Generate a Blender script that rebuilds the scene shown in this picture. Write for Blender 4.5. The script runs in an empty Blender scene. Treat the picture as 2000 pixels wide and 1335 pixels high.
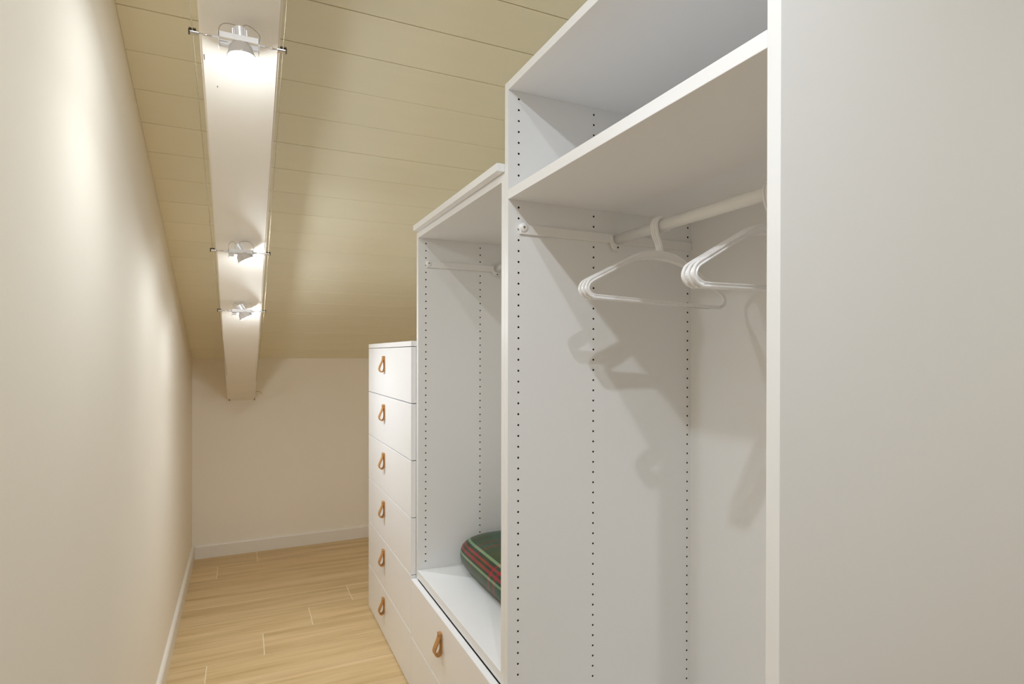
import bpy, bmesh, math, random
from mathutils import Vector, Matrix
random.seed(7)
C = bpy.context.scene.collection
sc = bpy.context.scene

# ------------------------------------------------------------------ camera, world, lights, exposure
H = 1.1702
ya, pi_, ro = math.radians(24.9492), math.radians(-0.1634), math.radians(0.0977)
F = Vector((math.sin(ya)*math.cos(pi_), math.cos(ya)*math.cos(pi_), math.sin(pi_)))
R0 = Vector((math.cos(ya), -math.sin(ya), 0)); U0 = R0.cross(F)
R = R0*math.cos(ro) + U0*math.sin(ro); U = -R0*math.sin(ro) + U0*math.cos(ro)
cd = bpy.data.cameras.new('camera'); cam = bpy.data.objects.new('camera', cd); C.objects.link(cam)
cam.matrix_world = Matrix(((R.x, U.x, -F.x, 0), (R.y, U.y, -F.y, 0), (R.z, U.z, -F.z, H), (0, 0, 0, 1)))
cd.sensor_width = 36; cd.lens = 1133.47/2000*36; cd.shift_y = 28.72/2000
cd.clip_start = 0.02; cd.clip_end = 100
sc.camera = cam

WORLD = 0.08; SPOT = 17.0; FILL = 0.88; EXPO = 1.32
w = bpy.data.worlds.new('world'); sc.world = w; w.use_nodes = True
bg = w.node_tree.nodes['Background']; bg.inputs[0].default_value = (0.98, 0.98, 1.0, 1); bg.inputs[1].default_value = WORLD
SPOT_COL = (0.84, 0.92, 1.0)
sc.view_settings.view_transform = 'Standard'; sc.view_settings.look = 'None'
sc.view_settings.gamma = 1; sc.view_settings.use_curve_mapping = False
sc.view_settings.exposure = EXPO
sc.cycles.max_bounces = 20; sc.cycles.diffuse_bounces = 20; sc.cycles.use_denoising = True
sc.cycles.sample_clamp_indirect = 4

# ------------------------------------------------------------------ materials
def mat(name, col, rough=0.5, metal=0.0, spec=0.5, noise=None, bump=None, emit=None):
    m = bpy.data.materials.new(name); m.use_nodes = True
    nt = m.node_tree; b = nt.nodes['Principled BSDF']
    b.inputs['Base Color'].default_value = (*col, 1); b.inputs['Roughness'].default_value = rough
    b.inputs['Metallic'].default_value = metal; b.inputs['Specular IOR Level'].default_value = spec
    tc = nt.nodes.new('ShaderNodeTexCoord')
    if noise:
        scl, amt = noise
        n = nt.nodes.new('ShaderNodeTexNoise'); n.inputs['Scale'].default_value = scl; n.inputs['Detail'].default_value = 5
        nt.links.new(tc.outputs['Object'], n.inputs['Vector'])
        mr = nt.nodes.new('ShaderNodeMapRange'); mr.inputs['From Min'].default_value = 0.3; mr.inputs['From Max'].default_value = 0.7
        mr.inputs['To Min'].default_value = 1-amt; mr.inputs['To Max'].default_value = 1+amt
        nt.links.new(n.outputs['Fac'], mr.inputs['Value'])
        mx = nt.nodes.new('ShaderNodeVectorMath'); mx.operation = 'SCALE'; mx.inputs[0].default_value = col
        nt.links.new(mr.outputs['Result'], mx.inputs['Scale']); nt.links.new(mx.outputs['Vector'], b.inputs['Base Color'])
    if bump:
        scl, st = bump
        n = nt.nodes.new('ShaderNodeTexNoise'); n.inputs['Scale'].default_value = scl; n.inputs['Detail'].default_value = 4
        nt.links.new(tc.outputs['Object'], n.inputs['Vector'])
        bp = nt.nodes.new('ShaderNodeBump'); bp.inputs['Strength'].default_value = st; bp.inputs['Distance'].default_value = 0.002
        nt.links.new(n.outputs['Fac'], bp.inputs['Height']); nt.links.new(bp.outputs['Normal'], b.inputs['Normal'])
    if emit:
        b.inputs['Emission Color'].default_value = (*emit[0], 1); b.inputs['Emission Strength'].default_value = emit[1]
    return m

M_WALL = mat('wall_paint', (0.86, 0.81, 0.715), 0.75, spec=0.3, noise=(2.2, 0.012), bump=(90, 0.12))
M_BASE = mat('baseboard_lacquer', (0.80, 0.765, 0.70), 0.45)
M_WHITE = mat('white_melamine', (0.80, 0.80, 0.80), 0.38, bump=(160, 0.04))
M_EDGE = mat('white_lacquer', (0.83, 0.83, 0.84), 0.30)
M_HOLE_SCREW = mat('hole_shade_and_screw', (0.05, 0.04, 0.03), 0.9)  # raw chipboard darkened, hole shade put into the colour; also cup screws
M_BEAM = mat('beam_paint', (0.87, 0.825, 0.75), 0.55, noise=(3, 0.02), bump=(14, 0.25))
M_BACK = mat('ceiling_backing', (0.42, 0.33, 0.20), 0.9)  # darker backing behind the ceiling boards, seen in the open joints
M_GROUT = mat('pale_grout', (0.84, 0.74, 0.57), 0.8)
M_CHROME = mat('brushed_chrome', (0.72, 0.71, 0.70), 0.22, metal=1.0)
M_ALU = mat('satin_aluminium', (0.85, 0.85, 0.87), 0.35, metal=0.6)
M_PLATE = mat('white_bracket', (0.88, 0.88, 0.90), 0.3)
M_WIRE = mat('lamp_wire', (0.45, 0.40, 0.34), 0.4, metal=0.6)
M_CABLE = mat('steel_cable', (0.42, 0.36, 0.26), 0.4, metal=0.7)
M_DARK = mat('dark_hook', (0.10, 0.075, 0.04), 0.5, metal=0.5)
M_RAIL = mat('white_rail', (0.80, 0.79, 0.78), 0.32)
M_PLASTIC = mat('white_plastic', (0.83, 0.82, 0.82), 0.28)
M_LENS = mat('lit_lens', (1, 1, 1), 0.3, emit=((1.0, 0.98, 0.94), 30))
M_GLASS = mat('reflector_glass', (0.75, 0.74, 0.76), 0.15, metal=0.5)
M_LEATHER = mat('tan_leather', (0.46, 0.225, 0.070), 0.5, noise=(60, 0.12), bump=(300, 0.3))
M_SCREW = mat('brass_screw', (0.45, 0.36, 0.22), 0.35, metal=0.9)

def board_mat():
    m = mat('ceiling_board_paint', (0.86, 0.82, 0.655), 0.6, spec=0.3)
    nt = m.node_tree; b = nt.nodes['Principled BSDF']; tc = nt.nodes['Texture Coordinate']
    oi = nt.nodes.new('ShaderNodeObjectInfo')
    mp = nt.nodes.new('ShaderNodeMapping'); mp.inputs['Scale'].default_value = (1.2, 14, 14)
    nt.links.new(tc.outputs['Object'], mp.inputs['Vector'])
    nz = nt.nodes.new('ShaderNodeTexNoise'); nz.inputs['Scale'].default_value = 2.0; nz.inputs['Detail'].default_value = 6
    nt.links.new(mp.outputs['Vector'], nz.inputs['Vector'])
    a = nt.nodes.new('ShaderNodeMath'); a.operation = 'MULTIPLY_ADD'; a.inputs[1].default_value = 0.035; a.inputs[2].default_value = 0.965
    nt.links.new(oi.outputs['Random'], a.inputs[0])
    a2 = nt.nodes.new('ShaderNodeMath'); a2.operation = 'MULTIPLY_ADD'; a2.inputs[1].default_value = 0.05
    nt.links.new(nz.outputs['Fac'], a2.inputs[0]); nt.links.new(a.outputs[0], a2.inputs[2])
    sv = nt.nodes.new('ShaderNodeVectorMath'); sv.operation = 'SCALE'; sv.inputs[0].default_value = (0.86, 0.82, 0.655)
    nt.links.new(a2.outputs[0], sv.inputs['Scale']); nt.links.new(sv.outputs['Vector'], b.inputs['Base Color'])
    bp = nt.nodes.new('ShaderNodeBump'); bp.inputs['Strength'].default_value = 0.22; bp.inputs['Distance'].default_value = 0.003
    nt.links.new(nz.outputs['Fac'], bp.inputs['Height']); nt.links.new(bp.outputs['Normal'], b.inputs['Normal'])
    return m
M_BOARD = board_mat()

def plank_mat():
    m = mat('oak_look_plank', (0.6, 0.45, 0.26), 0.42, spec=0.45)
    nt = m.node_tree; b = nt.nodes['Principled BSDF']; tc = nt.nodes['Texture Coordinate']
    oi = nt.nodes.new('ShaderNodeObjectInfo')
    off = nt.nodes.new('ShaderNodeMath'); off.operation = 'MULTIPLY'; off.inputs[1].default_value = 37.0
    nt.links.new(oi.outputs['Random'], off.inputs[0])
    cb = nt.nodes.new('ShaderNodeCombineXYZ'); nt.links.new(off.outputs[0], cb.inputs[0]); nt.links.new(off.outputs[0], cb.inputs[2])
    ad = nt.nodes.new('ShaderNodeVectorMath'); ad.operation = 'ADD'
    nt.links.new(tc.outputs['Object'], ad.inputs[0]); nt.links.new(cb.outputs[0], ad.inputs[1])
    mp = nt.nodes.new('ShaderNodeMapping'); mp.inputs['Scale'].default_value = (0.9, 15, 1)
    nt.links.new(ad.outputs[0], mp.inputs['Vector'])
    n1 = nt.nodes.new('ShaderNodeTexNoise'); n1.inputs['Scale'].default_value = 1.6; n1.inputs['Detail'].default_value = 8; n1.inputs['Roughness'].default_value = 0.62
    n1.inputs['Distortion'].default_value = 0.35
    nt.links.new(mp.outputs['Vector'], n1.inputs['Vector'])
    cr = nt.nodes.new('ShaderNodeValToRGB'); e = cr.color_ramp.elements
    e[0].position = 0.30; e[0].color = (0.46, 0.31, 0.14, 1); e[1].position = 0.68; e[1].color = (0.69, 0.52, 0.30, 1)
    k = cr.color_ramp.elements.new(0.5); k.color = (0.60, 0.435, 0.225, 1)
    nt.links.new(n1.outputs['Fac'], cr.inputs['Fac'])
    tn = nt.nodes.new('ShaderNodeMath'); tn.operation = 'MULTIPLY_ADD'; tn.inputs[1].default_value = 0.10; tn.inputs[2].default_value = 0.95
    nt.links.new(oi.outputs['Random'], tn.inputs[0])
    sv = nt.nodes.new('ShaderNodeVectorMath'); sv.operation = 'SCALE'
    nt.links.new(cr.outputs['Color'], sv.inputs[0]); nt.links.new(tn.outputs[0], sv.inputs['Scale'])
    nt.links.new(sv.outputs['Vector'], b.inputs['Base Color'])
    bp = nt.nodes.new('ShaderNodeBump'); bp.inputs['Strength'].default_value = 0.15; bp.inputs['Distance'].default_value = 0.001
    nt.links.new(n1.outputs['Fac'], bp.inputs['Height']); nt.links.new(bp.outputs['Normal'], b.inputs['Normal'])
    return m
M_PLANK = plank_mat()

def tartan_mat():
    m = mat('tartan_wool', (0.05, 0.1, 0.03), 0.9, spec=0.15)
    nt = m.node_tree; b = nt.nodes['Principled BSDF']
    uv = nt.nodes.new('ShaderNodeUVMap'); uv.uv_map = 'UVMap'
    sp = nt.nodes.new('ShaderNodeSeparateXYZ'); nt.links.new(uv.outputs['UV'], sp.inputs[0])
    def ramp(stops, src):
        r = nt.nodes.new('ShaderNodeValToRGB'); r.color_ramp.interpolation = 'CONSTANT'
        el = r.color_ramp.elements
        while len(el) > 1: el.remove(el[-1])
        el[0].position = stops[0][0]; el[0].color = (*stops[0][1], 1)
        for p, c in stops[1:]:
            q = el.new(p); q.color = (*c, 1)
        nt.links.new(src, r.inputs['Fac']); return r
    G = (0.022, 0.044, 0.010); T = (0.016, 0.066, 0.034); L = (0.24, 0.38, 0.20); Rd = (0.32, 0.010, 0.022); O = (0.050, 0.055, 0.003); D = (0.012, 0.022, 0.012)
    # u: across the cloth, from the front bottom seam over the top to the back
    ru = ramp([(0, G), (0.055, L), (0.067, G), (0.120, L), (0.130, T), (0.21, G), (0.262, L), (0.278, D), (0.296, Rd), (0.314, D), (0.330, Rd), (0.346, D), (0.366, L), (0.382, G), (0.46, T), (0.56, G), (0.60, L), (0.612, G), (0.7, T), (0.82, G)], sp.outputs['X'])
    # v: along the cloth, from the near end to the far end
    rv = ramp([(0, O), (0.10, G), (0.2, L), (0.215, T), (0.30, Rd), (0.325, T), (0.37, Rd), (0.395, G), (0.47, O), (0.56, G), (0.64, (0.16, 0.02, 0.01)), (0.665, T), (0.72, (0.16, 0.02, 0.01)), (0.745, T), (0.80, G), (0.86, (0.05, 0.075, 0.05)), (0.89, O)], sp.outputs['Y'])
    # twill weave: diagonal fine stripes switch between warp and weft
    wv = nt.nodes.new('ShaderNodeTexWave'); wv.wave_type = 'BANDS'; wv.bands_direction = 'DIAGONAL'
    wv.inputs['Scale'].default_value = 60; wv.inputs['Distortion'].default_value = 0.4
    nt.links.new(uv.outputs['UV'], wv.inputs['Vector'])
    # the brightest warp stripes dominate
    fac = nt.nodes.new('ShaderNodeMapRange'); fac.inputs['To Min'].default_value = 0.32; fac.inputs['To Max'].default_value = 0.56
    nt.links.new(wv.outputs['Fac'], fac.inputs['Value'])
    mx = nt.nodes.new('ShaderNodeMix'); mx.data_type = 'RGBA'
    nt.links.new(fac.outputs['Result'], mx.inputs['Factor']); nt.links.new(ru.outputs['Color'], mx.inputs['A']); nt.links.new(rv.outputs['Color'], mx.inputs['B'])
    nt.links.new(mx.outputs['Result'], b.inputs['Base Color'])
    bp = nt.nodes.new('ShaderNodeBump'); bp.inputs['Strength'].default_value = 0.3; bp.inputs['Distance'].default_value = 0.001
    nt.links.new(wv.outputs['Fac'], bp.inputs['Height']); nt.links.new(bp.outputs['Normal'], b.inputs['Normal'])
    b.inputs['Sheen Weight'].default_value = 0.25
    return m
M_TARTAN = tartan_mat()

# ------------------------------------------------------------------ helpers
def obj(name, bm, m, parent=None, smooth=False, loc=None):
    me = bpy.data.meshes.new(name)
    bmesh.ops.recalc_face_normals(bm, faces=bm.faces)
    bm.to_mesh(me); bm.free()
    for mm in (m if isinstance(m, (list, tuple)) else [m]): me.materials.append(mm)
    if smooth:
        for p in me.polygons: p.use_smooth = True
    o = bpy.data.objects.new(name, me); C.objects.link(o)
    if parent: o.parent = parent
    if loc: o.location = loc
    return o
def empty(name, loc, label, cat, group=None):
    o = bpy.data.objects.new(name, None); o.empty_display_size = 0.05; C.objects.link(o); o.location = loc
    return tag(o, label, cat, group)
def tag(o, label, cat, group=None):
    o['label'] = label; o['category'] = cat
    if group: o['group'] = group
    return o
def struct(o, label, cat):
    o['kind'] = 'structure'; return tag(o, label, cat)
def box(bm, x0, x1, y0, y1, z0, z1, bev=0.0):
    g = bmesh.ops.create_cube(bm, size=1)
    for v in g['verts']:
        v.co = Vector((x0 if v.co.x < 0 else x1, y0 if v.co.y < 0 else y1, z0 if v.co.z < 0 else z1))
    if bev:
        es = list({e for v in g['verts'] for e in v.link_edges})
        bmesh.ops.bevel(bm, geom=es, offset=bev, segments=2, affect='EDGES', profile=0.6)
    return bm
def nb(): return bmesh.new()
def tube(bm, pts, r, n=10, cap=True, flat=None):
    """sweep of a circle (or ellipse, flat=(ra, rb)) along a polyline"""
    pts = [Vector(p) for p in pts]; rings = []
    up = None
    for i, p in enumerate(pts):
        t = (pts[min(i+1, len(pts)-1)] - pts[max(i-1, 0)]).normalized()
        if up is None:
            a = Vector((0, 1, 0)) if abs(t.y) < 0.9 else Vector((0, 0, 1))
            s = t.cross(a).normalized()
        else:
            s = (up - t*up.dot(t)).normalized()
        up = s; q = t.cross(s)
        ra, rb = flat if flat else (r, r)
        rings.append([bm.verts.new(p + s*ra*math.cos(2*math.pi*k/n) + q*rb*math.sin(2*math.pi*k/n)) for k in range(n)])
    for a, b in zip(rings, rings[1:]):
        for k in range(n): bm.faces.new((a[k], a[(k+1) % n], b[(k+1) % n], b[k]))
    if cap:
        bm.faces.new(rings[0]); bm.faces.new(rings[-1])
    return bm
def lathe(bm, prof, n=28, M=None):
    """prof: list of (r, z); revolved about z"""
    M = M or Matrix()
    rings = []
    for r, z in prof:
        if r < 1e-6: rings.append([bm.verts.new(M @ Vector((0, 0, z)))])
        else: rings.append([bm.verts.new(M @ Vector((r*math.cos(2*math.pi*k/n), r*math.sin(2*math.pi*k/n), z))) for k in range(n)])
    for a, b in zip(rings, rings[1:]):
        for k in range(n):
            if len(a) == 1 and len(b) == 1: continue
            if len(a) == 1: bm.faces.new((a[0], b[(k+1) % n], b[k]))
            elif len(b) == 1: bm.faces.new((a[k], a[(k+1) % n], b[0]))
            else: bm.faces.new((a[k], a[(k+1) % n], b[(k+1) % n], b[k]))
    return bm
def prism(bm, poly, axis, a0, a1):
    """extrude a 2-D polygon along an axis: axis 'x' -> poly is (y,z); 'y' -> (x,z)"""
    mk = (lambda p, a: (a, p[0], p[1])) if axis == 'x' else (lambda p, a: (p[0], a, p[1]))
    A = [bm.verts.new(mk(p, a0)) for p in poly]; B = [bm.verts.new(mk(p, a1)) for p in poly]
    n = len(poly); bm.faces.new(A); bm.faces.new(B)
    for k in range(n): bm.faces.new((A[k], A[(k+1) % n], B[(k+1) % n], B[k]))
    return bm
def catmull(P, n=6):
    P = [Vector(p) for p in P]; out = []
    for i in range(len(P)-1):
        p0, p1, p2, p3 = P[max(i-1, 0)], P[i], P[i+1], P[min(i+2, len(P)-1)]
        for k in range(n):
            t = k/n
            out.append(0.5*((2*p1) + (p2-p0)*t + (2*p0-5*p1+4*p2-p3)*t*t + (3*p1-p0-3*p2+p3)*t**3))
    out.append(P[-1]); return out

# ------------------------------------------------------------------ dimensions
XL, XR, YB, YN = -0.2583, 1.115, 3.7761, -1.8
SL, ZC, ZB = 0.3653, 1.1473, 0.901
D, DP, XB = 0.5546, 0.5350, 1.0943
Y1, Y2, Y3, Y4, T = 0.4698, 1.2331, 1.9842, 2.7322, 0.019
cz = lambda y: ZC + SL*(YB-y)
bz = lambda y: ZB + SL*(YB-y)

# ------------------------------------------------------------------ setting
fl = struct(obj('floor', box(nb(), XL, XR, YN, YB, -0.06, -0.0006), M_GROUT), 'floor of light oak-look planks with pale grout joints', 'floor')
pw, pl, gap = 0.187, 1.2, 0.0014
for k in range(-23, 8):
    y0 = 2.458 + pw*k; y1 = min(y0+pw, YB-0.001)
    if y1-y0 < 0.02: continue
    if y0 < YN: y0 = YN
    j = 0.08 + 0.2*k
    j -= math.ceil((j-XL)/pl)*pl
    while j < XR:
        a, b = max(j, XL+0.0005), min(j+pl, XR-0.0005)
        if b-a > 0.03:
            cx, cy = (a+b)/2, (y0+y1)/2
            o = obj('floor_plank', box(nb(), a-cx+gap, b-cx-gap, y0-cy+gap*0.85, y1-cy-gap*0.85, -0.012, 0.0), M_PLANK, fl, loc=(cx, cy, 0))
            o.location.z = random.uniform(-0.0001, 0.0)
        j += pl

struct(obj('wall_left', prism(nb(), [(YN, -0.06), (YB, -0.06), (YB, cz(YB)+0.05), (YN, cz(YN)+0.05)], 'x', XL-0.12, XL), M_WALL), 'long smooth cream side wall on the left', 'wall')
struct(obj('wall_right', prism(nb(), [(YN, -0.06), (YB, -0.06), (YB, cz(YB)+0.05), (YN, cz(YN)+0.05)], 'x', XR, XR+0.12), M_WALL), 'cream wall behind the wardrobes', 'wall')
struct(obj('wall_back', box(nb(), XL-0.12, XR+0.12, YB, YB+0.12, -0.06, ZC+0.05), M_WALL), 'low cream knee wall at the far end', 'wall')
# ceiling: backing plus one board per row, laid across the slope
ang = math.atan(SL); ca = math.cos(ang)
ce = struct(obj('ceiling', prism(nb(), [(YN, cz(YN)+0.010), (YB+0.02, cz(YB+0.02)+0.010), (YB+0.02, cz(YB+0.02)+0.08), (YN, cz(YN)+0.08)], 'x', XL-0.1, XR+0.1), M_BACK), 'sloping cream board ceiling', 'ceiling')
sp = 0.1215
for k in range(-28, 19):
    y0 = 1.5597 + sp*k; y1 = y0+sp
    if y0 >= YB-0.005 or y1 <= YN+0.01: continue
    y1 = min(y1, YB); y0 = max(y0, YN)
    L = (y1-y0)/ca; g = random.choice([0.0003, 0.0005, 0.0008]) if k not in (-1, -2, -3) else 0.0013
    bm = nb(); c = 0.0009
    prism(bm, [(g, 0.012), (g, c), (g+c, 0), (L-g-c, 0), (L-g, c), (L-g, 0.012)], 'x', XL+0.0005, XR-0.0005)
    o = obj('ceiling_board', bm, M_BOARD, ce)
    o.location = (0, y0, cz(y0)+random.uniform(0, 0.0003)); o.rotation_euler = (-ang, 0, 0)
bx0, bx1 = -0.0771, 0.0711
bm = nb()
prism(bm, [(YN, bz(YN)), (YB, bz(YB)), (YB, cz(YB)-0.0), (YN, cz(YN)-0.0)], 'x', bx0, bx1)
bmesh.ops.bevel(bm, geom=[e for e in bm.edges if abs((e.verts[0].co-e.verts[1].co).y) > 1], offset=0.004, segments=2, affect='EDGES')
beam = struct(obj('ceiling_beam', bm, M_BEAM), 'cream painted rafter carrying the row of spotlights', 'beam')
for (x, y, l) in ((-0.0709, 1.357, 0.014), (-0.0488, 1.4297, 0.004)):
    o = obj('crack', box(nb(), -0.0006, 0.0006, -l/2, l/2, -0.0008, 0.0008), M_DARK, beam); o.location = (x, y, bz(y)); o.rotation_euler = (-ang, 0, 0)

def skirting(name, pts_len, M, label):
    prof = [(0, 0), (0.013, 0), (0.013, 0.068), (0.009, 0.075), (0.0, 0.077)]
    bm = nb(); prism(bm, prof, 'y', 0, pts_len)
    for v in bm.verts: v.co = M @ v.co
    return struct(obj(name, bm, M_BASE), label, 'baseboard')
skirting('baseboard_left', YB-YN-0.0005, Matrix.Translation((XL, YN, 0)), 'white skirting board along the left wall')
skirting('baseboard_back', XR-XL-0.014, Matrix.Translation((XR-0.0005, YB, 0)) @ Matrix.Rotation(math.pi/2, 4, 'Z').to_4x4() @ Matrix.Identity(4) if False else
         Matrix(((0, -1, 0, XR-0.0005), (-1, 0, 0, YB), (0, 0, 1, 0), (0, 0, 0, 1))), 'white skirting board along the low far wall')

# ------------------------------------------------------------------ furniture pieces
def side_panel(parent, y0, y1, z0, z1, holes=None, front=D, back=XR-0.004):
    """panel thickness y0..y1; holes = list of (x, [z...]) drilled in the y0 face"""
    bm = nb()
    if not holes:
        box(bm, front, back, y0, y1, z0, z1, 0.0008)
        return obj('side_panel', bm, M_WHITE, parent)
    r = 0.0026; h = 0.0100; dpt = 0.009; n = 8
    cells = {}
    xs = sorted({front, back} | {x-h for x, _ in holes} | {min(x+h, back-0.001) for x, _ in holes})
    verts = {}
    def V(x, y, z):
        k = (round(x, 5), round(y, 5), round(z, 5))
        if k not in verts: verts[k] = bm.verts.new((x, y, z))
        return verts[k]
    cols = {round(max(x-h, front), 5): (x, sorted(zz)) for x, zz in holes}
    for a, b in zip(xs, xs[1:]):
        key = round(a, 5)
        if key in cols:
            x, zz = cols[key]; lo = z0
            for zc in zz:
                if zc-h > lo+1e-5: bm.faces.new((V(a, y0, lo), V(b, y0, lo), V(b, y0, zc-h), V(a, y0, zc-h)))
                c4 = [V(a, y0, zc-h), V(b, y0, zc-h), V(b, y0, zc+h), V(a, y0, zc+h)]
                ring = [V(x+r*math.cos(2*math.pi*(k+0.5)/n-math.pi/2-math.pi/4*1), y0, zc+r*math.sin(2*math.pi*(k+0.5)/n-math.pi/2-math.pi/4)) for k in range(n)]
                # ring starts near the lower-left corner, two points per side
                for s in range(4):
                    p, q = ring[(2*s) % n], ring[(2*s+1) % n]
                    bm.faces.new((c4[s], c4[(s+1) % 4], q, p))
                    bm.faces.new((c4[(s+1) % 4], ring[(2*s+2) % n], q))
                deep = [bm.verts.new((v.co.x, y0+dpt, v.co.z)) for v in ring]
                for k in range(n):
                    f = bm.faces.new((ring[k], ring[(k+1) % n], deep[(k+1) % n], deep[k])); f.material_index = 1
                f = bm.faces.new(deep); f.material_index = 1
                lo = zc+h
            bm.faces.new((V(a, y0, lo), V(b, y0, lo), V(b, y0, z1), V(a, y0, z1)))
        else:
            bm.faces.new((V(a, y0, z0), V(b, y0, z0), V(b, y0, z1), V(a, y0, z1)))
    # remaining five sides as separate quads
    q = lambda *c: bm.faces.new([bm.verts.new(p) for p in c])
    q((front, y0, z0), (front, y1, z0), (front, y1, z1), (front, y0, z1))
    q((back, y0, z0), (back, y1, z0), (back, y1, z1), (back, y0, z1))
    q((front, y1, z0), (back, y1, z0), (back, y1, z1), (front, y1, z1))
    q((front, y0, z1), (back, y0, z1), (back, y1, z1), (front, y1, z1))
    q((front, y0, z0), (back, y0, z0), (back, y1, z0), (front, y1, z0))
    me = bpy.data.meshes.new('side_panel'); bm.to_mesh(me); bm.free()
    me.materials.append(M_WHITE); me.materials.append(M_HOLE_SCREW)
    o = bpy.data.objects.new('side_panel', me); C.objects.link(o); o.parent = parent
    return o
def board(name, parent, x0, x1, y0, y1, z0, z1, m=M_WHITE, bev=0.001):
    return obj(name, box(nb(), x0, x1, y0, y1, z0, z1, bev), m, parent)

def strap_mesh():
    """folded leather pull: teardrop loop in the x-z plane (out = -x), 19 mm wide, pinned at the top"""
    outer = catmull([(0, 0, 0.009), (0.0, 0, -0.004), (0.001, 0, -0.022), (0.0015, 0, -0.040), (-0.002, 0, -0.052), (-0.010, 0, -0.0565),
                     (-0.0175, 0, -0.052), (-0.0200, 0, -0.043), (-0.016, 0, -0.030), (-0.0095, 0, -0.016), (-0.0055, 0, -0.004), (-0.005, 0, 0.009)], 4)
    bm = nb(); th = 0.0043; w = 0.0105; n = len(outer); R_ = []
    for i, p in enumerate(outer):
        t = (outer[min(i+1, n-1)]-outer[max(i-1, 0)]).normalized()
        nn = Vector((t.z, 0, -t.x))*th*0.5
        ww = w*(0.8 if i in (0, n-1) else 1.0)
        R_.append([bm.verts.new(p+nn+Vector((0, -ww, 0))), bm.verts.new(p+nn+Vector((0, ww, 0))), bm.verts.new(p-nn+Vector((0, ww, 0))), bm.verts.new(p-nn+Vector((0, -ww, 0)))])
    for a, b in zip(R_, R_[1:]):
        for k in range(4): bm.faces.new((a[k], a[(k+1) % 4], b[(k+1) % 4], b[k]))
    bm.faces.new(R_[0]); bm.faces.new(R_[-1])
    bmesh.ops.recalc_face_normals(bm, faces=bm.faces)
    me = bpy.data.meshes.new('strap_handle'); bm.to_mesh(me); bm.free(); me.materials.append(M_LEATHER); return me
def screw_mesh():
    bm = nb(); lathe(bm, [(0, 0.0022), (0.003, 0.002), (0.0042, 0.0008), (0.0044, -0.001), (0, -0.001)], 16, Matrix.Rotation(-math.pi/2, 4, 'Y'))
    me = bpy.data.meshes.new('screw'); bm.to_mesh(me); bm.free(); me.materials.append(M_SCREW)
    for p in me.polygons: p.use_smooth = True
    return me
STRAP, SCREW = strap_mesh(), screw_mesh()
def drawer(parent, y0, y1, z0, z1, yh, zh):
    fr = obj('drawer', box(nb(), DP, D-0.0006, y0+0.0015, y1-0.0015, z0+0.0012, z1-0.0018, 0.0016), M_EDGE, parent)
    h = bpy.data.objects.new('strap_handle', STRAP); C.objects.link(h); h.parent = fr; h.location = (DP-0.0022, yh, zh-0.010)
    s = bpy.data.objects.new('screw', SCREW); C.objects.link(s); s.parent = fr; s.location = (DP-0.0092, yh, zh-0.007)
    # drawer box behind the front
    bm = nb(); box(bm, D, D+0.45, y0+0.03, y0+0.042, z0+0.03, z1-0.04); box(bm, D, D+0.45, y1-0.042, y1-0.03, z0+0.03, z1-0.04); box(bm, D, D+0.45, y0+0.042, y1-0.042, z0+0.03, z0+0.04)
    obj('drawer_box', bm, M_WHITE, fr)
    return fr

# --- dresser at the far end
dr = empty('tall_dresser', (0, 0, 0), 'tall narrow white chest of six drawers with tan leather pulls, at the far end', 'dresser')
side_panel(dr, Y3+0.0005, Y3+T, 0, 1.2); side_panel(dr, Y4-T, Y4, 0, 1.2)
board('back_panel', dr, XB, XB+0.006, Y3+T, Y4-T, 0.01, 1.19)
board('carcass_top', dr, D, XR-0.004, Y3+T, Y4-T, 1.181, 1.1995)
board('carcass_bottom', dr, D, XR-0.022, Y3+T, Y4-T, 0.002, 0.02)
board('top_cover', dr, DP, XR-0.001, Y3+0.0005, Y4, 1.2005, 1.219, M_EDGE)
for k in range(6):
    drawer(dr, Y3, Y4, 0.2*k + (0.004 if k == 0 else 0), 0.2*(k+1), 2.400, 0.2*(k+1)-0.034)

# --- middle wardrobe
zs0, zs1, zt0, zt1 = 0.4025, 0.4215, 1.5766, 1.5956
mw = empty('middle_wardrobe', (0, 0, 0), 'middle-height open white wardrobe with two drawers below, between dresser and tall wardrobe', 'wardrobe')
hz = [1.5587-0.0252*k for k in range(45)]
side_panel(mw, Y3-T, Y3-0.0005, 0, zt1, [(0.5822, hz), (0.7860, hz)])
side_panel(mw, Y2+0.0005, Y2+T, 0, zt1)
board('top_panel', mw, D, XB, Y2+T, Y3-T, zt0, zt1)
board('top_cover', mw, DP, XR-0.001, Y2+0.001, Y3-0.0245, zt1+0.0008, zt1+0.0196, M_EDGE)
board('back_panel', mw, XB, XB+0.006, Y2+T, Y3-T, 0.01, zt1-0.002)
board('bottom_shelf', mw, D, XB, Y2+T, Y3-T, zs0, zs1)
board('drawer_carcass_top', mw, D, XB, Y2+T, Y3-T, 0.3935, 0.4020)
board('base_panel', mw, D, XB, Y2+T, Y3-T, 0.002, 0.02)
drawer(mw, Y2, Y3, 0.190, 0.3915, 1.642, 0.3915-0.040)
drawer(mw, Y2, Y3, 0.004, 0.190, 1.642, 0.190-0.040)

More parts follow.
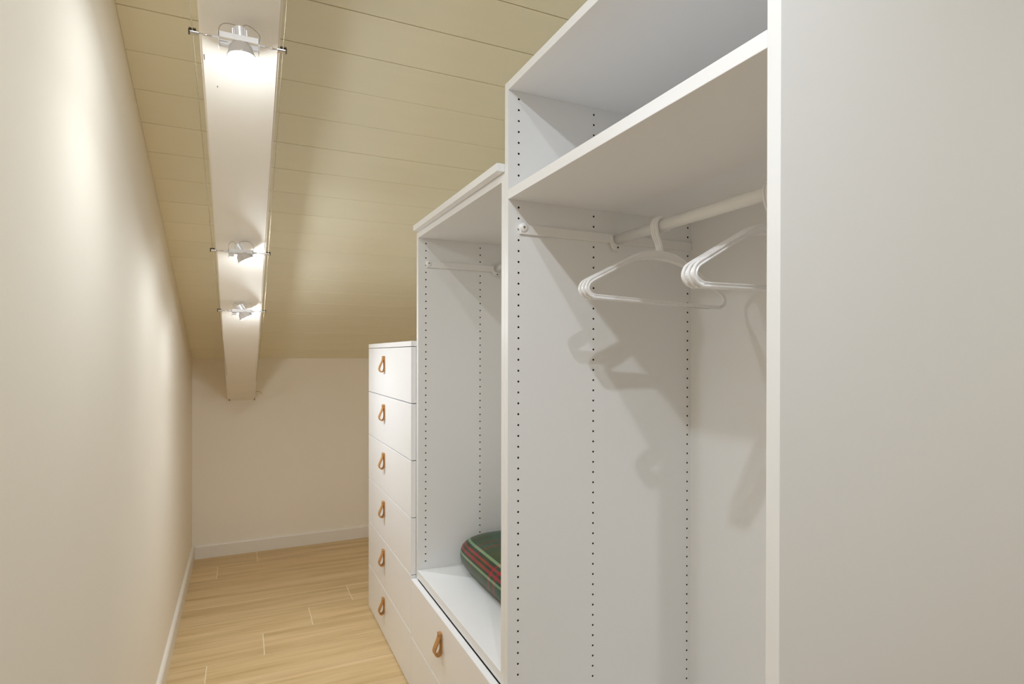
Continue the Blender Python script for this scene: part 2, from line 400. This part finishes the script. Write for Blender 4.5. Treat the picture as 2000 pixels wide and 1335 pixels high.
# --- tall wardrobe
st0, st1 = 1.7796, 1.7986
tw = empty('tall_wardrobe', (0, 0, 0), 'tallest white open wardrobe with one shelf, in the foreground on the right', 'wardrobe')
lo = [1.5119-0.0252*k for k in range(54)]; hi = [1.7622-0.0252*k for k in range(9)]
side_panel(tw, Y2-T, Y2-0.0005, 0, st1, [(0.5812, lo+hi), (0.7862, lo+hi), (1.0842, lo+hi)])
side_panel(tw, Y1, Y1+T, 0, st1)
board('top_panel', tw, D, XB, Y1+T, Y2-T, st0, st1, M_EDGE)
board('back_panel', tw, XB, XB+0.006, Y1+T, Y2-T, 0.01, st1-0.002)
board('shelf', tw, D, XB-0.0005, Y1+T, Y2-T, 1.5285, 1.5500, M_EDGE)
board('bottom_panel', tw, D, XB, Y1+T, Y2-T, 0.06, 0.079)
board('plinth', tw, D+0.03, D+0.045, Y1+T, Y2-T, 0.0, 0.06)

# --- clothes rails and their supports
def rail(parent, ya, yb, zr, zrail0, zrail1):
    xr = 0.8475
    o = obj('clothes_rail', tube(nb(), [(xr, ya+0.003, zr), (xr, yb-0.003, zr)], 0.0125, 24), M_RAIL, parent)
    for p in o.data.polygons: p.use_smooth = abs(p.normal.y) < 0.5
    for y, s in ((yb, -1), (ya, 1)):
        a, b = sorted((y+s*0.0002, y+s*0.0068))
        bm = nb(); box(bm, 0.5825, XB-0.0005, a, b, zrail0, zrail1, 0.0016)
        sup = obj('rail_support', bm, M_RAIL, parent)
        Mx = Matrix.Translation((0.5905, y, (zrail0+zrail1)/2+0.004)) @ Matrix.Rotation(math.pi/2*(1 if s < 0 else -1), 4, 'X')
        bm = nb(); lathe(bm, [(0, 0.012), (0.0085, 0.0115), (0.0105, 0.009), (0.0105, 0.0)], 20, Mx)
        obj('screw_cap', bm, M_PLASTIC, sup, smooth=True)
        bm = nb(); lathe(bm, [(0, 0.0125), (0.003, 0.0124), (0.003, 0.011)], 10, Mx)
        obj('screw_head', bm, M_SCREW, sup)
        # cup that holds the rail end, with a tab below
        a, b = sorted((y+s*0.0066, y+s*0.016))
        bm = nb()
        prof = [(xr-0.0165, zr+0.008), (xr-0.0165, zr-0.012), (xr-0.012, zr-0.022), (xr-0.004, zr-0.0265), (xr+0.004, zr-0.0265), (xr+0.012, zr-0.022), (xr+0.0165, zr-0.012), (xr+0.0165, zr+0.008),
                (xr+0.0132, zr+0.008), (xr+0.0132, zr-0.003), (xr+0.009, zr-0.0102), (xr, zr-0.0132), (xr-0.009, zr-0.0102), (xr-0.0132, zr-0.003), (xr-0.0132, zr+0.008)]
        prism(bm, prof, 'y', a, b)
        cup = obj('rail_cup', bm, M_RAIL, sup)
        cup2 = (xr, y+s*0.016, zr-0.0205)
        bm = nb(); lathe(bm, [(0, 0.0004), (0.0024, 0.0004), (0.0024, -0.0)], 10, Matrix.Translation(cup2) @ Matrix.Rotation(math.pi/2*(1 if s < 0 else -1), 4, 'X'))
        obj('cup_screw', bm, M_HOLE_SCREW, sup)
rail(tw, Y1+T, Y2-T, 1.4585, 1.4500, 1.4722)
rail(mw, Y2+T, Y3-T, 1.4850, 1.4745, 1.4960)

# ------------------------------------------------------------------ cushion on the bottom shelf
def cushion():
    x0, x1, y0, y1, zb = 0.672, 1.045, 1.400, 1.950, zs1+0.0015
    nu, nv = 64, 56; h = 0.128
    bm = nb(); uvl = bm.loops.layers.uv.new('UVMap'); G = []
    cx, cy = (x0+x1)/2, (y0+y1)/2; ax, ay = (x1-x0)/2, (y1-y0)/2
    for j in range(nv+1):
        v = j/nv; b = -math.pi/2 + math.pi*v
        ey = 0.42; sy = math.copysign(abs(math.sin(b))**ey, math.sin(b)); cyv = abs(math.cos(b))**0.55
        ring = []
        for i in range(nu):
            a = 2*math.pi*i/nu - math.pi/2 - 0.9*0
            # cross-section superellipse, starting at the bottom going round the front (-x) and over the top
            c, s = math.cos(a), math.sin(a)
            px = -math.copysign(abs(c)**0.62, c); pz = math.copysign(abs(s)**0.80, s)
            xx = cx + ax*px*(0.35+0.65*cyv); zz = h*0.5*(0.10+0.90*cyv)*pz
            wob = 1 + 0.03*math.sin(5*v*math.pi+2*a)
            z = zb + h*0.47 + zz*wob
            z = max(z, zb)
            ring.append(bm.verts.new((xx, cy+ay*sy, z)))
        G.append(ring)
    for j in range(nv):
        for i in range(nu):
            k = (i+1) % nu
            f = bm.faces.new((G[j][i], G[j][k], G[j+1][k], G[j+1][i]))
            for lp, (ii, jj) in zip(f.loops, ((i, j), (i+1, j), (i+1, j+1), (i, j+1))):
                yy = (G[jj][ii % nu].co.y-y0)/(y1-y0)
                lp[uvl].uv = (ii/nu, min(max(yy, 0.001), 0.999))
    for ring in (G[0], G[-1]): bm.faces.new(ring)
    bmesh.ops.remove_doubles(bm, verts=bm.verts, dist=1e-6)
    return bm
cu = tag(obj('cushion', cushion(), M_TARTAN, smooth=True), 'green and red tartan cushion lying on the bottom shelf of the middle wardrobe', 'cushion')

# ------------------------------------------------------------------ hangers
HZ = 1.288   # height of the trouser bar
def hanger_proto():
    t = bpy.data.objects.new('clothes_hanger', None); t.empty_display_size = 0.03; C.objects.link(t)
    top = 1.4585+0.0125
    # closed outline: bar, rounded tips, arms, saddle (x relative to rail, z relative to HZ)
    P = [(-0.150, 0.000), (0.150, 0.000), (0.178, 0.001), (0.190, 0.006), (0.1955, 0.015), (0.193, 0.025), (0.184, 0.034), (0.150, 0.052), (0.105, 0.076), (0.070, 0.092), (0.036, 0.102), (0, 0.105),
         (-0.036, 0.102), (-0.070, 0.092), (-0.105, 0.076), (-0.150, 0.052), (-0.184, 0.034), (-0.193, 0.025), (-0.1955, 0.015), (-0.190, 0.006), (-0.178, 0.001)]
    n0 = len(P); Q = []
    for i in range(n0):
        p0, p1, p2, p3 = (Vector(P[(i+k-1) % n0]) for k in range(4))
        seg = 1 if i == 0 else 3
        for k in range(seg):
            u = k/seg
            Q.append(p1 if i in (0, 1) and k == 0 else 0.5*((2*p1)+(p2-p0)*u+(2*p0-5*p1+4*p2-p3)*u*u+(3*p1-p0-3*p2+p3)*u**3))
    n = len(Q); bm = nb(); rings = []
    for i, p in enumerate(Q):
        tt = (Q[(i+1) % n]-Q[i-1]).normalized(); nn = Vector((tt.y, -tt.x))   # outward-ish in plane
        wide = 0.0042
        if p.y > 0.085: wide = 0.0042+0.0050*min(1, (p.y-0.085)/0.018)
        # I-shaped section: rim at both edges, web set back
        sec = [(-wide, -0.0026), (-wide+0.0016, -0.0030), (-wide+0.0030, -0.0014), (wide-0.0030, -0.0014), (wide-0.0016, -0.0030), (wide, -0.0026), (wide, 0.0026), (wide-0.0016, 0.0030), (wide-0.0030, 0.0026), (-wide+0.0030, 0.0026), (-wide+0.0016, 0.0030), (-wide, 0.0026)]
        rings.append([bm.verts.new((p.x+nn.x*a, b, p.y+nn.y*a)) for a, b in sec])
    for i in range(n):
        a, b = rings[i], rings[(i+1) % n]; m = len(a)
        for k in range(m): bm.faces.new((a[k], a[(k+1) % m], b[(k+1) % m], b[k]))
    obj('hanger_frame', bm, M_PLASTIC, t)
    zr = 1.4585-HZ; rr = 0.0125+0.0046
    arc = [(rr*math.cos(a), 0, zr+rr*math.sin(a)) for a in [math.radians(d) for d in range(195, -31, -25)]]
    pts = catmull([(0, 0, 0.108), (-0.001, 0, 0.122), (-0.006, 0, 0.137), (-0.0135, 0, 0.150)] + arc, 3)
    hk = obj('hook', tube(nb(), pts, 0.0045, 12, flat=(0.0050, 0.0030)), M_PLASTIC, t, smooth=True)
    return t
proto = hanger_proto()
first = True
names1 = ['white plastic hanger facing out, nearest of the three in the far cluster', 'white plastic hanger in the middle of the far cluster of three', 'white plastic hanger at the back of the far cluster, closest to the drilled side panel']
names2 = ['white plastic hanger nearest the foreground side panel, front of the near cluster', 'white plastic hanger in the middle of the near cluster behind the foreground panel', 'white plastic hanger rearmost in the near cluster, its rounded tip furthest left there']
for grp, labs, ys, dx in (('hangers in the far cluster on the rail', names1, (1.0300, 1.0365, 1.0430), (0.035, 0.0, -0.035)), ('hangers in the near cluster on the rail', names2, (0.7270, 0.7335, 0.7400), (0.030, 0.0, -0.028))):
    for lab, y, x in zip(labs, ys, dx):
        far = y > 1
        if first: r = proto; first = False
        else:
            r = proto.copy(); C.objects.link(r)
            for ch in list(proto.children):
                c = ch.copy(); C.objects.link(c); c.parent = r
        tl = 0.030 if far else -0.014                      # lean about the rail
        piv = Vector((0.8475+(0 if far else 0.004), y, 1.4585)); Mr = Matrix.Rotation(tl, 3, 'Y') @ Matrix.Rotation(x, 3, 'Z')
        r.location = piv + Mr @ Vector((0, 0, HZ-0.0003-1.4585)); r.rotation_euler = Mr.to_euler(); tag(r, lab, 'hanger', 'white plastic hangers on the wardrobe rail')

# ------------------------------------------------------------------ spotlights on cables
# cable points: left and right, passing the clamps of each lamp (x left, x right, y, z)
def cable_z(y):
    pts = [(-1.7, bz(-1.7)-0.085), (0.25, bz(0.25)-0.055), (1.25, 1.7783), (2.04, 1.4960), (2.48, 1.3387), (3.72, 0.9385)]
    for (a, za), (b, zb_) in zip(pts, pts[1:]):
        if a <= y <= b: return za+(zb_-za)*(y-a)/(b-a)
for s, lab in ((0, 'left thin low-voltage cable running under the beam'), (1, 'right thin low-voltage cable running under the beam')):
    X = [(-0.085, -0.085, -0.085, -0.0837, -0.0792, -0.0665), (0.0748, 0.0748, 0.0745, 0.0771, 0.0790, 0.0665)][s]
    P = [(X[i], y, cable_z(y)) for i, y in enumerate((-1.7, 0.25, 1.25, 2.04, 2.48, 3.72))]
    cb = tag(obj('low_voltage_cable', tube(nb(), P, 0.0008, 8), M_CABLE), lab, 'cable', 'low-voltage cables under the beam')
    x, y, z = P[-1]
    # end fitting: tensioner and hook screwed into the beam and far wall
    bm = nb(); tube(bm, [(x, 3.69, cable_z(3.69)), (x, 3.735, cable_z(3.72)-0.004)], 0.0032, 10)
    obj('tensioner', bm, M_DARK, cb)
    bm = nb(); tube(bm, catmull([(x, 3.735, z-0.004), (x, 3.750, z-0.012), (x, 3.752, z-0.030), (x, 3.764, z-0.036), (x, YB+0.01, z-0.034)], 4), 0.0022, 8)
    obj('wall_hook', bm, M_DARK, cb)
    if s == 1:
        bm = nb(); tube(bm, catmull([(x, 3.70, z+0.004), (x+0.010, 3.705, z+0.016), (x+0.028, 3.71, z+0.014), (x+0.040, 3.715, z+0.004), (x+0.034, 3.72, z-0.002)], 4), 0.0012, 6)
        obj('loose_end', bm, M_CABLE, cb)

def lamp(y, xl, xr, tilt, lab, on_power=1.0, azim=0.0):
    z = cable_z(y); xc = (xl+xr)/2
    t = empty('spotlight', (xc, y, z), lab, 'spotlight', 'low-voltage spotlights under the beam')
    hw = 0.036
    # bracket: flat strip with turned-down ends
    bm = nb()
    box(bm, -hw, hw, -0.0165, -0.0150, -0.0050, 0.0060, 0.0004); box(bm, -hw, hw, 0.0150, 0.0165, -0.0050, 0.0060, 0.0004)
    for sx in (-1, 1):
        c = [(0.0165*math.cos(k*math.pi/10)*1.0, -0.0050-0.0150*math.sin(k*math.pi/10)) for k in range(11)] + [(-0.0165, 0.0060), (0.0165, 0.0060)]
        xa, xb = sorted((sx*hw, sx*(hw-0.0015))); prism(bm, c, 'x', xa, xb)
    obj('bracket', bm, M_PLATE, t)
    for sx, xe in ((-1, xl-xc), (1, xr-xc)):
        e = xe+sx*0.006
        obj('rod', tube(nb(), [(sx*hw, 0, 0), (e-sx*0.004, 0, 0)], 0.0017, 10), M_CHROME, t, smooth=True)
        obj('collar', tube(nb(), [(sx*hw, 0, 0), (sx*(hw+0.011), 0, 0)], 0.0036, 12), M_ALU, t)
        bm = nb(); tube(bm, [(e-sx*0.017, 0, 0), (e-sx*0.002, 0, 0)], 0.0046, 14)
        c = obj('cable_clamp', bm, M_CHROME, t)
        bm = nb(); box(bm, min(e, e-sx*0.012), max(e, e-sx*0.012), -0.005, 0.005, 0.0040, 0.0066, 0.0005); tube(bm, [(e-sx*0.002, 0, 0), (e+sx*0.001, 0, 0)], 0.0052, 14)
        obj('clamp_screw', bm, M_DARK, c)
    # bulb: tilted reflector lamp, axis pointing down
    B = bpy.data.objects.new('bulb_pivot', None)
    Mx = Matrix.Translation((0.002, 0, 0.0)) @ Matrix.Rotation(azim, 4, 'X') @ Matrix.Rotation(-tilt, 4, 'Y')
    bm = nb()
    lathe(bm, [(0.0, 0.010), (0.010, 0.010), (0.0108, 0.004), (0.014, -0.001), (0.0205, -0.010), (0.0242, -0.024), (0.0253, -0.026), (0.0253, -0.0285), (0.0240, -0.0285)], 32, Mx)
    b = obj('bulb', bm, M_GLASS, t, smooth=True)
    bm = nb(); lathe(bm, [(0.0, -0.0292), (0.012, -0.0290), (0.0240, -0.0272)], 32, Mx); obj('lens', bm, M_LENS, b, smooth=True)
    # ribbed socket
    bm = nb(); rb = [(0, 0.026), (0.0112, 0.026), (0.0118, 0.004), (0, 0.004)]
    lathe(bm, rb, 24, Mx)
    for k in range(12):
        a = 2*math.pi*k/12
        bb = nb()
        g = bmesh.ops.create_cube(bm, size=1)
        for v in g['verts']: v.co = Mx @ (Matrix.Rotation(a, 4, 'Z') @ Vector((0.0115+v.co.x*0.003, v.co.y*0.0018, 0.015+v.co.z*0.020)))
        bb.free()
    obj('socket', bm, M_ALU, t)
    obj('pivot_screw', tube(nb(), [(-hw+0.002, 0, -0.010), (-0.020, 0, -0.010)], 0.0055, 14), M_PLATE, t)
    top = Mx @ Vector((0, 0, 0.026))
    obj('feed_wire', tube(nb(), catmull([(-hw+0.001, 0.002, 0.008), (-hw+0.001, 0.004, 0.022), (-hw+0.010, 0.006, 0.033), (top.x-0.008, 0.002, top.z+0.006), (top.x-0.003, 0, top.z-0.001)], 6), 0.0008, 6), M_WIRE, t)
    obj('feed_wire', tube(nb(), catmull([(hw-0.001, 0.002, 0.006), (hw+0.001, 0.004, 0.022), (hw-0.012, 0.006, 0.035), (top.x+0.010, 0.002, top.z+0.010), (top.x+0.003, 0, top.z-0.001)], 6), 0.0008, 6), M_WIRE, t)
    # its own light: the beam out of the lens and an added fill just below it that lifts the ceiling
    ld = bpy.data.lights.new('bulb_light', 'SPOT'); ld.energy = SPOT*on_power; ld.color = SPOT_COL; ld.spot_size = math.radians(146); ld.spot_blend = 1.0; ld.shadow_soft_size = 0.018
    lo_ = bpy.data.objects.new('bulb_light', ld); C.objects.link(lo_); lo_.parent = t
    lo_.matrix_local = Mx @ Matrix.Translation((0, 0, -0.034))
    l2 = bpy.data.lights.new('bulb_fill_light', 'POINT'); l2.energy = FILL; l2.color = (0.86, 0.93, 1.0); l2.shadow_soft_size = 0.012
    lo2 = bpy.data.objects.new('bulb_fill_light', l2); C.objects.link(lo2); lo2.parent = t
    lo2.matrix_local = Mx @ Matrix.Translation((0, 0, -0.038))
    return t
lamp(1.25, -0.085, 0.0745, math.radians(4), 'largest and nearest spotlight in view, its lens pointing straight down', 0.17)
lamp(2.04, -0.0837, 0.0771, math.radians(28), 'middle spotlight of the row, tilted toward the wardrobes', 0.19)
lamp(2.48, -0.0792, 0.0790, math.radians(28), 'farthest and smallest spotlight of the row', 0.29)
lamp(0.25, -0.085, 0.0748, math.radians(16), 'spotlight on the cables directly above the viewer', 0.58, azim=math.radians(20))
lamp(-0.42, -0.085, 0.0748, math.radians(25), 'spotlight on the cables behind the viewer', 0.88, azim=math.radians(10))
